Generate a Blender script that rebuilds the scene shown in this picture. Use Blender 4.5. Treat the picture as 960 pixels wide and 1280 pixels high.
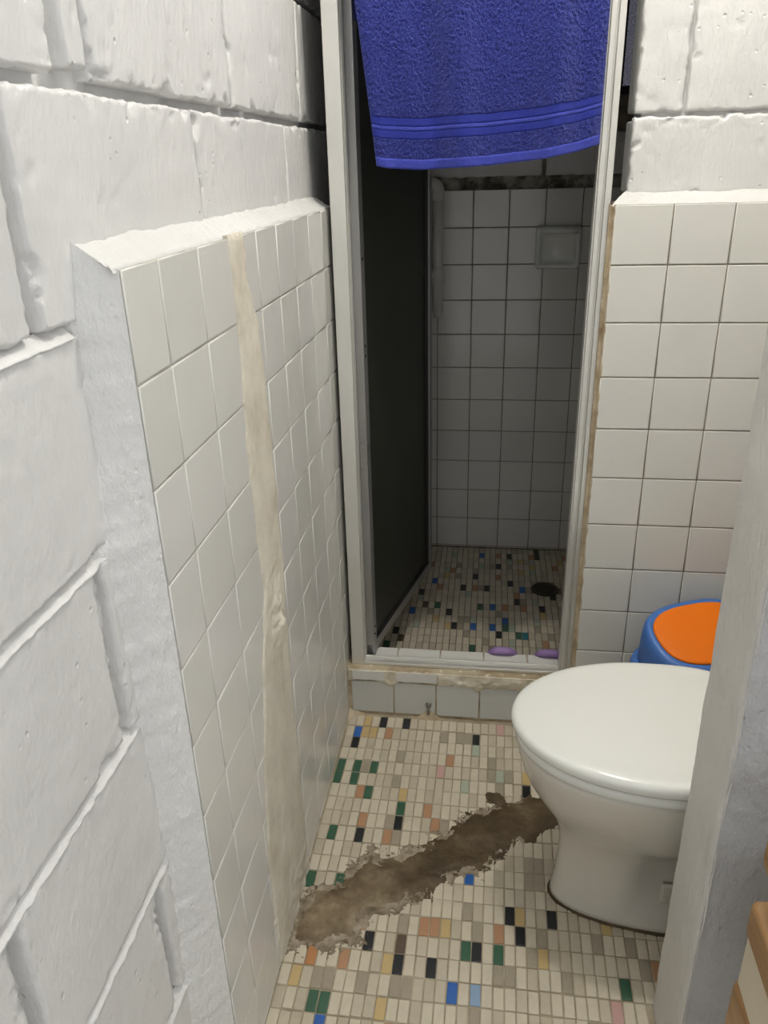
import bpy, math, random
from mathutils import Vector, Matrix, noise
random.seed(7)
# ---------------------------------------------------------------- scale
# Lengths are laid out in wall-tile pitches (one tile + joint = 0.11 m).
# Origin: top of the wall tiles in the plane of the shower front; floor is 11.05 below.
S = 0.11
ZF = -11.05
def W(x, y, z):
    return Vector((x * S, y * S, (z - ZF) * S))

for o in list(bpy.data.objects):
    bpy.data.objects.remove(o)
scene = bpy.context.scene
COL = scene.collection

# ---------------------------------------------------------------- camera
cam_d = bpy.data.cameras.new('camera')
cam_d.sensor_fit = 'VERTICAL'
cam_d.sensor_height = 24.0
cam_d.lens = 24.0 * 991.0 / 1280.0
cam_d.clip_start = 0.01
cam = bpy.data.objects.new('camera', cam_d)
COL.objects.link(cam)
yaw, pitch, roll = 0.1421, 0.4152, 0.0268
cy, sy, cp, sp = math.cos(yaw), math.sin(yaw), math.cos(pitch), math.sin(pitch)
fwd = Vector((-sy * cp, cy * cp, -sp))
rgt = Vector((cy, sy, 0))
dwn = fwd.cross(rgt)
r_ = math.cos(roll) * rgt + math.sin(roll) * dwn
d_ = -math.sin(roll) * rgt + math.cos(roll) * dwn
CAM = W(-2.9756, -14.8841, 0.7555)
M = Matrix((r_, -d_, -fwd)).transposed().to_4x4()
M.translation = CAM
cam.matrix_world = M
scene.camera = cam

def project(v):
    q = v - CAM
    z = q.dot(fwd)
    return 480 + 991 * q.dot(r_) / z, 640 + 991 * q.dot(d_) / z, z

# ---------------------------------------------------------------- world and exposure
world = bpy.data.worlds.new('world')
scene.world = world
world.use_nodes = True
bg = world.node_tree.nodes['Background']
bg.inputs[0].default_value = (0.985, 0.995, 1.0, 1)
bg.inputs[1].default_value = 0.92
scene.view_settings.view_transform = 'Standard'
scene.view_settings.look = 'None'
scene.view_settings.gamma = 1
scene.view_settings.use_curve_mapping = False
scene.view_settings.exposure = 0.0
BULB = (-1.7, -4.2, 12.2)
BULB_STRENGTH = 775.0

# ---------------------------------------------------------------- helpers
def mesh_obj(name, verts, faces, mat=None, parent=None, smooth=False):
    me = bpy.data.meshes.new(name)
    me.from_pydata([tuple(v) for v in verts], [], faces)
    me.update()
    if smooth:
        me.polygons.foreach_set('use_smooth', [True] * len(me.polygons))
    if mat:
        for m in (mat if isinstance(mat, (list, tuple)) else [mat]):
            me.materials.append(m)
    o = bpy.data.objects.new(name, me)
    COL.objects.link(o)
    if parent:
        o.parent = parent
    return o

def fix_normals(o):
    import bmesh
    bm = bmesh.new(); bm.from_mesh(o.data)
    bmesh.ops.recalc_face_normals(bm, faces=bm.faces)
    bm.to_mesh(o.data); bm.free()
    return o

def empty(name, loc=(0, 0, 0)):
    o = bpy.data.objects.new(name, None)
    COL.objects.link(o)
    o.location = loc
    o.empty_display_size = 0.05
    return o

def tag(o, label=None, cat=None, group=None, kind=None):
    if label: o['label'] = label
    if cat: o['category'] = cat
    if group: o['group'] = group
    if kind: o['kind'] = kind
    return o

def child(o, parent):
    """parent o (built in world coordinates) under parent, keeping its place"""
    o.parent = parent
    o.matrix_parent_inverse = Matrix.Translation(parent.location).inverted()
    return o

def N(x, y, z, s=1.0):
    return noise.noise(Vector((x * s, y * s, z * s)))

class MB:
    def __init__(self): self.v = []; self.f = []; self.m = []
    def add(self, vs, fs, mi=0):
        b = len(self.v); self.v += [Vector(v) for v in vs]
        self.f += [tuple(i + b for i in f) for f in fs]; self.m += [mi] * len(fs)
    def box(self, x0, x1, y0, y1, z0, z1, mi=0):
        a = W(x0, y0, z0); b = W(x1, y1, z1)
        vs = [(x, y, z) for z in (a.z, b.z) for y in (a.y, b.y) for x in (a.x, b.x)]
        self.add(vs, [(0, 2, 3, 1), (4, 5, 7, 6), (0, 1, 5, 4), (2, 6, 7, 3), (0, 4, 6, 2), (1, 3, 7, 5)], mi)
    def tube(self, pts, r, n=12, cap=True):
        rings = []
        for k, p in enumerate(pts):
            p = Vector(p)
            t = (Vector(pts[min(k + 1, len(pts) - 1)]) - Vector(pts[max(k - 1, 0)])).normalized()
            a = t.cross(Vector((0, 0, 1)))
            if a.length < 1e-3: a = t.cross(Vector((1, 0, 0)))
            a.normalize(); b = t.cross(a)
            rr = r[k] if isinstance(r, (list, tuple)) else r
            rings.append([p + rr * (math.cos(2 * math.pi * i / n) * a + math.sin(2 * math.pi * i / n) * b) for i in range(n)])
        self.loft(rings, cap)
    def loft(self, rings, cap=True, mi=0):
        n = len(rings[0]); vs = [v for r in rings for v in r]; fs = []
        for k in range(len(rings) - 1):
            for i in range(n):
                j = (i + 1) % n
                fs.append((k * n + i, k * n + j, (k + 1) * n + j, (k + 1) * n + i))
        if cap:
            fs.append(tuple(range(n))[::-1]); fs.append(tuple((len(rings) - 1) * n + i for i in range(n)))
        self.add(vs, fs, mi)
    def build(self, name, mat, parent=None, smooth=False, bevel=0, seg=2):
        o = mesh_obj(name, self.v, self.f, mat, None, smooth)
        for pl, m in zip(o.data.polygons, self.m): pl.material_index = m
        fix_normals(o)
        if bevel:
            b = o.modifiers.new('bevel', 'BEVEL'); b.width = bevel; b.segments = seg; b.limit_method = 'ANGLE'
            b.angle_limit = 0.6
        if smooth == 'angle' or bevel:
            o.data.polygons.foreach_set('use_smooth', [True] * len(o.data.polygons))
            wn = o.modifiers.new('wn', 'WEIGHTED_NORMAL'); wn.keep_sharp = False
        if parent: child(o, parent)
        return o

# ---------------------------------------------------------------- materials
def new_mat(name, col, rough=0.5, metal=0.0, spec=0.5):
    m = bpy.data.materials.new(name); m.use_nodes = True
    b = m.node_tree.nodes['Principled BSDF']
    b.inputs['Base Color'].default_value = (*col, 1)
    b.inputs['Roughness'].default_value = rough
    b.inputs['Metallic'].default_value = metal
    b.inputs['Specular IOR Level'].default_value = spec
    return m
class NT:
    def __init__(self, m): self.t = m.node_tree; self.b = self.t.nodes['Principled BSDF']; self.c = None
    def n(self, typ, **kw):
        x = self.t.nodes.new(typ)
        for k, v in kw.items(): setattr(x, k, v)
        return x
    def l(self, a, b): self.t.links.new(a, b)
    def coords(self):
        if not self.c: self.c = self.n('ShaderNodeTexCoord')
        g = self.n('ShaderNodeNewGeometry')
        return g.outputs['Position']
    def noise(self, scale, detail=4, rough=0.55, vec=None, stretch=None):
        x = self.n('ShaderNodeTexNoise'); x.inputs['Scale'].default_value = scale
        x.inputs['Detail'].default_value = detail; x.inputs['Roughness'].default_value = rough
        v = vec or self.coords()
        if stretch:
            mp = self.n('ShaderNodeMapping'); mp.inputs['Scale'].default_value = stretch
            self.l(v, mp.inputs[0]); v = mp.outputs[0]
        self.l(v, x.inputs['Vector']); return x.outputs['Fac']
    def ramp(self, fac, stops):
        r = self.n('ShaderNodeValToRGB'); e = r.color_ramp.elements
        while len(e) < len(stops): e.new(0.5)
        for el, (p, c) in zip(e, stops): el.position = p; el.color = (*c, 1) if len(c) == 3 else c
        self.l(fac, r.inputs[0]); return r.outputs[0]
    def mix(self, fac, a, b, mode='MIX'):
        x = self.n('ShaderNodeMix', data_type='RGBA', blend_type=mode)
        for s, v in ((0, fac), (6, a), (7, b)):
            if hasattr(v, 'is_linked'): self.l(v, x.inputs[s])
            elif s == 0: x.inputs[0].default_value = v
            else: x.inputs[s].default_value = (*v, 1)
        return x.outputs[2]
    def math(self, op, a, b=None):
        x = self.n('ShaderNodeMath', operation=op)
        for s, v in ((0, a), (1, b)):
            if v is None: continue
            if hasattr(v, 'is_linked'): self.l(v, x.inputs[s])
            else: x.inputs[s].default_value = v
        return x.outputs[0]
    def color(self, c): self.l(c, self.b.inputs['Base Color'])
    def rough(self, c): self.l(c, self.b.inputs['Roughness'])
    def bump(self, h, strength=0.3, dist=0.002, prev=None):
        x = self.n('ShaderNodeBump'); x.inputs['Strength'].default_value = strength
        x.inputs['Distance'].default_value = dist; self.l(h, x.inputs['Height'])
        if prev: self.l(prev, x.inputs['Normal'])
        self.l(x.outputs[0], self.b.inputs['Normal']); return x.outputs[0]
    def random(self): return self.n('ShaderNodeObjectInfo').outputs['Random']

def paint_mat(name, c1, c2, rough=0.5, pit=0.35, grain=0.25, gs=60, gd=0.006):
    m = new_mat(name, c1, rough); t = NT(m)
    t.color(t.ramp(t.noise(7, 5), [(0.3, c1), (0.7, c2)]))
    n1 = t.noise(gs, 6, 0.6, stretch=(1, 1, 0.45)); n2 = t.noise(14, 3)
    v = t.n('ShaderNodeTexVoronoi'); v.inputs['Scale'].default_value = 45; t.l(t.coords(), v.inputs['Vector'])
    pits = t.math('MULTIPLY', t.ramp(v.outputs['Distance'], [(0.0, (0, 0, 0)), (0.16, (1, 1, 1))]), 1.0)
    msk = t.ramp(t.noise(9, 2), [(0.47, (0, 0, 0)), (0.60, (1, 1, 1))])
    pm = t.math('MULTIPLY', t.math('SUBTRACT', 1.0, pits), msk)
    b = t.bump(n2, 0.25, 0.012)
    b = t.bump(n1, grain, gd, b)
    t.bump(t.math('SUBTRACT', 1.0, pm), pit, 0.007, b)
    return m
M_BLOCK = paint_mat('white_block_paint', (0.66, 0.655, 0.645), (0.71, 0.705, 0.69), 0.42, 0.45, 0.5)
M_PLASTER = paint_mat('white_plaster', (0.76, 0.755, 0.74), (0.82, 0.815, 0.80), 0.6, 0.3, 0.9, 110, 0.006)
M_LEDGE = paint_mat('white_plaster_toned_down', (0.58, 0.575, 0.56), (0.64, 0.635, 0.62), 0.6, 0.3, 0.8)  # same paint as the plaster edge, darkened where the ledge catches overhead light
M_JAMB = paint_mat('cream_plaster', (0.60, 0.585, 0.55), (0.67, 0.655, 0.62), 0.6, 0.2, 0.9, 110)
M_GREY = paint_mat('grey_plaster', (0.41, 0.41, 0.41), (0.49, 0.49, 0.49), 0.5, 0.6, 1.0, 45, 0.012)
M_CEIL = new_mat('ceiling_paint', (0.75, 0.74, 0.72), 0.7)

def tile_mat(name, c1, c2, c3, rough=0.13):
    m = new_mat(name, c1, rough); t = NT(m)
    base = t.ramp(t.random(), [(0.0, c1), (0.5, c2), (1.0, c3)])
    grime = t.ramp(t.noise(9, 6, 0.65), [(0.55, (0, 0, 0)), (0.8, (0.35, 0.35, 0.35))])
    t.color(t.mix(t.math('MULTIPLY', grime, 0.35), base, (0.45, 0.40, 0.32)))
    t.rough(t.ramp(t.noise(20, 3), [(0.3, (rough * .8,) * 3), (0.75, (rough * 2.0,) * 3)]))
    t.bump(t.noise(11, 2), 0.08, 0.01)
    return m
M_TILE = tile_mat('ivory_wall_tile', (0.66, 0.655, 0.61), (0.70, 0.695, 0.65), (0.685, 0.675, 0.645))
M_CURB_TILE = tile_mat('grey_white_curb_tile', (0.56, 0.56, 0.52), (0.60, 0.60, 0.56), (0.57, 0.58, 0.55))

def grout_mat(name, c1, c2, c3):
    m = new_mat(name, c1, 0.9); t = NT(m)
    t.color(t.ramp(t.noise(16, 6, 0.7), [(0.35, c1), (0.55, c2), (0.72, c3)]))
    t.bump(t.noise(140, 4), 0.4, 0.002)
    return m
M_GROUT_DK = grout_mat('dark_grout', (0.16, 0.13, 0.10), (0.26, 0.22, 0.17), (0.36, 0.32, 0.26))
M_GROUT_LT = grout_mat('pale_grout', (0.34, 0.32, 0.27), (0.52, 0.50, 0.44), (0.62, 0.60, 0.54))
M_GROUT_FL = grout_mat('floor_grout', (0.26, 0.215, 0.14), (0.38, 0.325, 0.235), (0.47, 0.41, 0.31))
M_GROUT_SH = grout_mat('shower_grout', (0.14, 0.12, 0.09), (0.24, 0.20, 0.15), (0.32, 0.28, 0.22))

def cement_mat(name, cols, bump=0.8, scale=6, rough=0.9):
    m = new_mat(name, cols[0], rough); t = NT(m)
    a = t.ramp(t.noise(scale, 8, 0.68), list(zip((0.30, 0.45, 0.58, 0.72), cols)))
    t.color(a)
    b = t.bump(t.noise(25, 6, 0.65), bump, 0.006)
    t.bump(t.noise(180, 3), 0.4, 0.002, b)
    return m
M_STRIP = cement_mat('beige_cement', ((0.50, 0.445, 0.355), (0.62, 0.575, 0.475), (0.69, 0.65, 0.55), (0.74, 0.715, 0.63)), 0.45, 9)
M_CEMENT = new_mat('brown_cement', (0.1, 0.07, 0.03), 0.6); t = NT(M_CEMENT)
nz = t.noise(11, 8, 0.7)
wet = t.ramp(nz, list(zip((0.32, 0.47, 0.60, 0.75), ((0.034, 0.020, 0.006), (0.060, 0.037, 0.012), (0.092, 0.060, 0.023), (0.17, 0.12, 0.055)))))
dry = t.ramp(nz, list(zip((0.32, 0.45, 0.55, 0.70), ((0.075, 0.048, 0.02), (0.145, 0.102, 0.055), (0.22, 0.17, 0.10), (0.38, 0.32, 0.23)))))
sx = t.n('ShaderNodeSeparateXYZ'); t.l(t.coords(), sx.inputs[0])
mr = t.n('ShaderNodeMapRange'); mr.inputs[1].default_value = -0.60; mr.inputs[2].default_value = -0.38; t.l(sx.outputs[0], mr.inputs[0])
fx = t.math('ADD', mr.outputs[0], t.math('MULTIPLY', t.math('SUBTRACT', t.noise(14, 4), 0.5), 1.6)); fx.node.use_clamp = True
t.color(t.mix(fx, dry, wet))
b_ = t.bump(t.noise(25, 6, 0.65), 0.8, 0.006); t.bump(t.noise(160, 3), 0.4, 0.002, b_)
M_RESIDUE = cement_mat('dried_cement_film', ((0.10, 0.075, 0.045), (0.20, 0.16, 0.11), (0.33, 0.28, 0.21), (0.46, 0.41, 0.33)), 0.5, 30)
M_MORTAR = cement_mat('cream_mortar', ((0.50, 0.42, 0.28), (0.66, 0.60, 0.47), (0.74, 0.69, 0.56), (0.78, 0.74, 0.64)), 0.7, 14)
M_RAW = cement_mat('raw_tan_mortar', ((0.22, 0.15, 0.08), (0.40, 0.32, 0.21), (0.52, 0.44, 0.31), (0.58, 0.52, 0.40)), 1.0, 14)

MOS = {'W': (0.59, 0.535, 0.42), 'w': (0.52, 0.465, 0.36), 'v': (0.47, 0.42, 0.32), 'G': (0.33, 0.285, 0.215), 'K': (0.012, 0.014, 0.016),
       'B': (0.02, 0.11, 0.38), 'L': (0.23, 0.34, 0.48), 'N': (0.035, 0.105, 0.06), 'T': (0.40, 0.22, 0.12),
       'O': (0.42, 0.19, 0.075), 'Y': (0.50, 0.37, 0.17), 'D': (0.09, 0.06, 0.04), 'P': (0.52, 0.32, 0.29),
       'M': (0.37, 0.42, 0.33), 'C': (0.02, 0.17, 0.22)}
MOSM = {}
for k, c in MOS.items():
    m = new_mat('mosaic_' + {'W': 'cream', 'w': 'ivory', 'v': 'beige', 'G': 'taupe', 'K': 'black', 'B': 'blue', 'L': 'light_blue', 'N': 'green', 'T': 'terracotta',
                'O': 'orange', 'Y': 'ochre', 'D': 'brown', 'P': 'pink', 'M': 'mint', 'C': 'teal'}[k], c, 0.38)
    t = NT(m)
    dirt = t.ramp(t.noise(45, 6, 0.7), [(0.42, (0, 0, 0)), (0.72, (1, 1, 1))])
    t.color(t.mix(t.math('MULTIPLY', dirt, 0.45 if k in 'WwvG' else 0.15), c, tuple(x * 0.72 + 0.015 for x in c)))
    t.bump(t.noise(90, 3), 0.1, 0.002)
    MOSM[k] = m

def metal_mat(name, col, rough, metal=0.85):
    m = new_mat(name, col, rough, metal); t = NT(m)
    t.bump(t.noise(30, 3, stretch=(8, 8, 0.3)), 0.06, 0.003)
    sm = t.noise(6, 4); t.rough(t.ramp(sm, [(0.3, (rough * .75,) * 3), (0.7, (rough * 1.3,) * 3)]))
    return m
M_ALU = metal_mat('satin_aluminium', (0.70, 0.69, 0.65), 0.38, 0.55)
M_ALU_DK = metal_mat('dull_aluminium', (0.42, 0.42, 0.42), 0.36, 0.8)
M_GASKET = new_mat('black_gasket', (0.012, 0.012, 0.012), 0.5)
M_DARKGLASS = new_mat('dark_frosted_pane', (0.022, 0.024, 0.018), 0.42)
t = NT(M_DARKGLASS); t.bump(t.noise(300, 2), 0.1, 0.001)
M_PORC = new_mat('white_porcelain', (0.62, 0.60, 0.54), 0.10)
t = NT(M_PORC); t.color(t.ramp(t.noise(5, 5), [(0.4, (0.61, 0.585, 0.52)), (0.75, (0.56, 0.525, 0.455))]))
M_LID = new_mat('white_plastic_seat', (0.76, 0.77, 0.73), 0.16)
M_BLUE = new_mat('blue_plastic', (0.05, 0.15, 0.44), 0.4)
M_ORANGE = new_mat('orange_plastic', (0.78, 0.17, 0.002), 0.5, spec=0.25)
M_PVC = new_mat('white_pvc', (0.76, 0.75, 0.71), 0.3)
M_PURPLE = new_mat('purple_foam', (0.30, 0.19, 0.42), 0.6)
M_DRAIN = new_mat('dark_drain_metal', (0.06, 0.052, 0.04), 0.5, 0.3)
M_CHROME = new_mat('chrome', (0.6, 0.6, 0.6), 0.15, 1.0)
M_BRASS = new_mat('grey_metal_clip', (0.30, 0.29, 0.25), 0.35, 0.8)
M_CREAM = new_mat('cream_laminate', (0.62, 0.55, 0.42), 0.4)
M_WINDOW = new_mat('speckled_glass_added_glow', (0.30, 0.29, 0.40), 0.3)
t = NT(M_WINDOW); t.color(t.ramp(t.noise(220, 2), [(0.45, (0.30, 0.29, 0.40)), (0.62, (0.60, 0.59, 0.75))]))

t.b.inputs['Emission Color'].default_value = (0.55, 0.55, 0.70, 1); t.b.inputs['Emission Strength'].default_value = 0.10  # faint glow added to the pane, as little light reaches it

M_WOOD = new_mat('brown_wood', (0.30, 0.17, 0.07), 0.4); t = NT(M_WOOD)
t.color(t.ramp(t.noise(9, 5, 0.6, stretch=(6, 0.6, 6)), [(0.3, (0.22, 0.115, 0.045)), (0.55, (0.33, 0.19, 0.08)), (0.75, (0.40, 0.24, 0.11))]))

def terry_mat(name, c1, c2, strength):
    m = new_mat(name, c1, 0.95, spec=0.1); t = NT(m)
    b = t.b
    b.inputs['Sheen Weight'].default_value = 0.35; b.inputs['Sheen Roughness'].default_value = 0.5
    b.inputs['Sheen Tint'].default_value = (0.5, 0.55, 1.0, 1)
    f = t.noise(420, 3, 0.6)
    t.color(t.ramp(f, [(0.36, c1), (0.66, c2)]))
    t.bump(f, strength, 0.004)
    return m
M_TERRY = terry_mat('blue_terry', (0.010, 0.013, 0.12), (0.045, 0.06, 0.30), 1.0)
M_BAND = terry_mat('blue_woven_band', (0.018, 0.026, 0.20), (0.026, 0.038, 0.27), 0.15)
M_HEM = terry_mat('blue_hem', (0.035, 0.045, 0.29), (0.055, 0.07, 0.36), 0.3)

# ---------------------------------------------------------------- pieces
CACHE = {}
def tile_mesh(kind, axes, w, h, th, ch, mat):
    """slab with chamfered face; axes = (right, up, out) unit vectors; w,h,th,ch in metres"""
    key = (kind, axes, round(w, 4), round(h, 4), round(th, 4), round(ch, 4), mat.name)
    if key in CACHE: return CACHE[key]
    R, U, O = [Vector(a) for a in axes]
    def ring(ww, hh, d): return [R * sx * ww / 2 + U * sy * hh / 2 + O * d for sx, sy in ((-1, -1), (1, -1), (1, 1), (-1, 1))]
    vs = ring(w, h, -th) + ring(w, h, -ch * 0.8) + ring(w - 0.8 * ch, h - 0.8 * ch, -ch * 0.22) + ring(w - 2.4 * ch, h - 2.4 * ch, 0)
    fs = []
    for k in range(3):
        for i in range(4):
            j = (i + 1) % 4; fs.append((k * 4 + i, k * 4 + j, k * 4 + 4 + j, k * 4 + 4 + i))
    fs.append((12, 13, 14, 15))
    me = bpy.data.meshes.new(kind); me.from_pydata([tuple(v) for v in vs], [], fs); me.update()
    for pl in me.polygons: pl.use_smooth = len(pl.vertices) == 4 and pl.index >= 4 and pl.index < 12
    me.materials.append(mat)
    CACHE[key] = me
    return me

def put(name, me, loc, parent, tilt=0.0):
    o = bpy.data.objects.new(name, me); COL.objects.link(o)
    o.location = loc; o.parent = parent
    if tilt: o.rotation_euler = tuple(random.uniform(-tilt, tilt) for _ in range(3))
    return o

AX_PX = ((0, 1, 0), (0, 0, 1), (1, 0, 0))      # face looking +X (right = +Y)
AX_NY = ((1, 0, 0), (0, 0, 1), (0, -1, 0))     # face looking -Y
AX_PZ = ((1, 0, 0), (0, 1, 0), (0, 0, 1))      # face looking up

def rough_block(name, parent, mapf, a0, a1, b0, b1, depth, mat, seed, step=0.055, edge=0.034, rag=0.05, amp=0.016):
    """painted concrete block: front face grid with uneven, crumbling edges and skirts going back into the joint"""
    na = max(4, int((a1 - a0) / step)); nb = max(4, int((b1 - b0) / step))
    # crowd samples at the edges
    def samp(n, lo, hi):
        base = [lo, lo + .02, lo + .05, lo + .09] + [lo + .09 + (hi - lo - .18) * k / n for k in range(1, n)] + [hi - .09, hi - .05, hi - .02, hi]
        return base
    A = samp(na, a0, a1); B = samp(nb, b0, b1)
    vs = []; fs = []
    for b in B:
        for a in A:
            ea = min(a - a0, a1 - a); eb = min(b - b0, b1 - b); e = min(ea, eb)
            n1 = N(a * 1.7 + seed, b * 1.7, seed, 2.2); n2 = N(a + seed * 3, b, 4 + seed, 8.0)
            n3 = N(a, b + seed, 9 + seed, 1.0)
            n4 = N(a - seed, b, 2 + seed, 15.0)
            wob = 0.022 * n2 + 0.02 * N(a, b, seed, 3.0) + 0.014 * n4
            rr = edge * (0.6 + 0.7 * max(0, n1 + 0.2))
            t = max(0.0, min(1.0, e / rr))
            d = -(1 - math.sqrt(max(0, 1 - (1 - t) ** 2))) * depth * 0.4
            chip = max(0, n1 + 0.5 * n4 - 0.30) * 0.30 * max(0, 1 - e / 0.14)
            d -= min(chip, depth * 1.2)
            pit = max(0, N(a + 7 * seed, b, seed, 5.0) - 0.50) * 0.10
            d -= pit
            d += amp * n3 + 0.010 * n2 * (0.25 + 0.75 * (1 - t)) + 0.012 * max(0, n4 - .25) * max(0, 1 - e / 0.3)
            aa = a + (wob if ea < 0.06 else 0) ; bb = b + (wob if eb < 0.06 else 0)
            vs.append(mapf(aa, bb, d))
    nA = len(A); nB = len(B)
    for j in range(nB - 1):
        for i in range(nA - 1):
            fs.append((j * nA + i, j * nA + i + 1, (j + 1) * nA + i + 1, (j + 1) * nA + i))
    rim = [i for i in range(nA)] + [j * nA + nA - 1 for j in range(1, nB)] + [(nB - 1) * nA + i for i in range(nA - 2, -1, -1)] + [j * nA for j in range(nB - 2, 0, -1)]
    base = len(vs)
    for k in rim:
        j, i = divmod(k, nA)
        vs.append(mapf(A[i], B[j], -depth * 2.7))
    for q in range(len(rim)):
        q2 = (q + 1) % len(rim)
        fs.append((rim[q], rim[q2], base + q2, base + q))
    o = mesh_obj(name, vs, fs, mat, parent, True)
    fix_normals(o)
    return o

def sheet(name, parent, mapf, A, B, dfun, mat, smooth=True, keep=None):
    vs = []; fs = []; nA = len(A)
    dd = []
    for b in B:
        for a in A:
            d = dfun(a, b); dd.append(d); vs.append(mapf(a, b, d))
    for j in range(len(B) - 1):
        for i in range(nA - 1):
            q = (j * nA + i, j * nA + i + 1, (j + 1) * nA + i + 1, (j + 1) * nA + i)
            if keep and not any(keep(dd[k]) for k in q): continue
            fs.append(q)
    used = sorted({k for f in fs for k in f}); mp = {k: n for n, k in enumerate(used)}
    o = mesh_obj(name, [vs[k] for k in used], [tuple(mp[k] for k in f) for f in fs], mat, parent, smooth)
    return o
def frange(a, b, s):
    n = max(1, int(round((b - a) / s))); return [a + (b - a) * k / n for k in range(n + 1)]
def interp(pts, t):
    if t <= pts[0][0]: return pts[0][1]
    for (t0, v0), (t1, v1) in zip(pts, pts[1:]):
        if t <= t1: return v0 + (v1 - v0) * (t - t0) / (t1 - t0)
    return pts[-1][1]

# =================================================================== SETTING
XB = -6.40      # face of the painted block wall on the left
XT = -6.057     # face of the tiles on the left
YEND = 9.0      # tiled face of the shower's back wall
XR = 3.75       # right wall of the bathroom and shower
ZC = 13.4       # ceiling
YFRONT = -19.0

# ---- left wall
def map_left(a, b, d): return W(XB + d, a, b)
wall_left = sheet('wall_left', None, map_left, frange(YFRONT, YEND + 0.4, 0.08), frange(ZF - 0.3, ZC, 0.08),
                  lambda a, b: -0.19 + 0.05 * N(a, b, 3, 3.0) + 0.04 * N(a, b, 1, 7), M_BLOCK)
tag(wall_left, 'white painted block wall with ivory tile panel on the left side', kind='structure')
# solid thickness behind
m = MB(); m.box(XB - 1.4, XB - 0.3, YFRONT, YEND + 0.4, ZF - 0.3, ZC)
m.build('wall_core', M_BLOCK, wall_left)
ZJ = [-12.1, -10.15, -8.22, -6.29, -4.37, -2.42, -0.45, 1.40, 3.29, 5.2, 7.1, 9.0, 9.9]
JW = 0.052
vert = {7: [-19, -16.6, -12.0, (-8.26, -7.66), -3.76, 0.15, 4.2, 9.4], 6: [-19, -17.2, -13.2, -9.22, -5.28, -1.10, 3.0, 6.9, 9.4]}
sd = 0
for r in range(len(ZJ) - 1):
    z0, z1 = ZJ[r], ZJ[r + 1]
    js = vert.get(r) or ([-19, -17.1, -13.1, -9.05, -5.0, -1.0, 3.0, 6.9, 9.4] if r % 2 == 0 else [-19, -15.2, -11.15, -7.1, -3.1, 0.9, 4.9, 9.4])
    for q in range(len(js) - 1):
        a0 = js[q][1] if isinstance(js[q], tuple) else js[q]
        a1 = js[q + 1][0] if isinstance(js[q + 1], tuple) else js[q + 1]
        if r < 6: a1 = min(a1, -8.55)
        if a1 - a0 < 0.2 or a1 < -17 : continue
        if r > 8 and a1 < -19: continue
        sd += 1
        rough_block('block', wall_left, map_left, a0 + (0.09 if a0 < -8 else JW * .75), a1 - (0.09 if a1 < -8.56 else JW * .75), max(z0, ZF) + JW, z1 - JW, 0.10, M_BLOCK, sd * 1.37)
    for j in js:
        if isinstance(j, tuple):
            sd += 1
            rough_block('block', wall_left, map_left, j[0] + 0.2, j[1] - .07, z0 + JW * 2.2, z1 - JW, 0.10, M_BLOCK, sd * 1.37)

# rough painted mortar filling the bed joints at the near end
def bead(zj):
    def d(a, b):
        t = (zj + 0.055 - b) / 0.125
        w = 0.035 * N(a, b * .5, zj, 2.5)
        return min(0.018, -0.115 + 0.15 * max(0, t) + w * .6) + 0.022 * N(a, b, zj, 7) + 0.012 * N(a, b, zj + 3, 16) - (0.05 if t > .97 else 0)
    return d
for zj in ZJ[2:7]:
    sheet('mortar_joint', wall_left, map_left, frange(-16.0, -8.72, 0.04), frange(zj - 0.075, zj + 0.055, 0.013), bead(zj), M_BLOCK)

# tile panel on the left: mortar bed, tiles
def map_lt(a, b, d): return W(XT + d, a, b)
YC = [-8.40, -7.61, -6.54, -5.455, -4.37, -3.36, -2.34, -1.28, -0.22, 0.55]
m = MB(); m.box(XB - 0.1, XT - 0.022, -8.40, 0.55, ZF - .1, -0.005)
m.build('mortar_bed', M_GROUT_LT, wall_left)
JT = 0.022
def tile_z(i): return -float(i)
for i in range(12):
    z1 = tile_z(i); z0 = max(tile_z(i + 1), ZF)
    if z1 - z0 < 0.04: continue
    for j in range(len(YC) - 1):
        w = (YC[j + 1] - YC[j] - JT) * S; h = (z1 - z0 - JT) * S
        me = tile_mesh('wall_tile', AX_PX, w, h, 0.006, 0.0016, M_TILE)
        put('wall_tile', me, W(XT, (YC[j] + YC[j + 1]) / 2, (z0 + z1) / 2) + Vector((random.uniform(-.0003, .0003), 0, 0)), wall_left, 0.0022)

# plaster ledge above the tiles and rough plaster edge at the near end
def ledge(a, t):      # t 0 (tile edge) .. 1 (block)
    wob = 0.035 * N(a, 2, 5, 2.5)
    x = XT - 0.03 + (XB - 0.12 - XT + 0.03) * t
    z = 0.02 + (0.27 + 1.2 * wob) * (t ** 1.25) + 0.02 * N(a, t * 2, 8, 7)
    if t == 0: z = 0.0 + 0.012 * N(a, 1, 1, 9)
    return W(x + 0.012 * N(a, t, 3, 6), a, z)
A = frange(-8.5, 0.9, 0.045); TT = [0, 0.04] + [0.1 * k for k in range(1, 11)]
vs = [ledge(a, t) for t in TT for a in A] + [W(XT - 0.02, a, -0.03) for a in A]
nA = len(A); fs = [(j * nA + i, j * nA + i + 1, (j + 1) * nA + i + 1, (j + 1) * nA + i) for j in range(len(TT) - 1) for i in range(nA - 1)]
b0 = len(TT) * nA; fs += [(b0 + i, b0 + i + 1, i + 1, i) for i in range(nA - 1)]
fix_normals(mesh_obj('plaster_ledge', vs, fs, M_LEDGE, wall_left, True))
Bz = frange(ZF, 0.0, 0.05)
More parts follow.
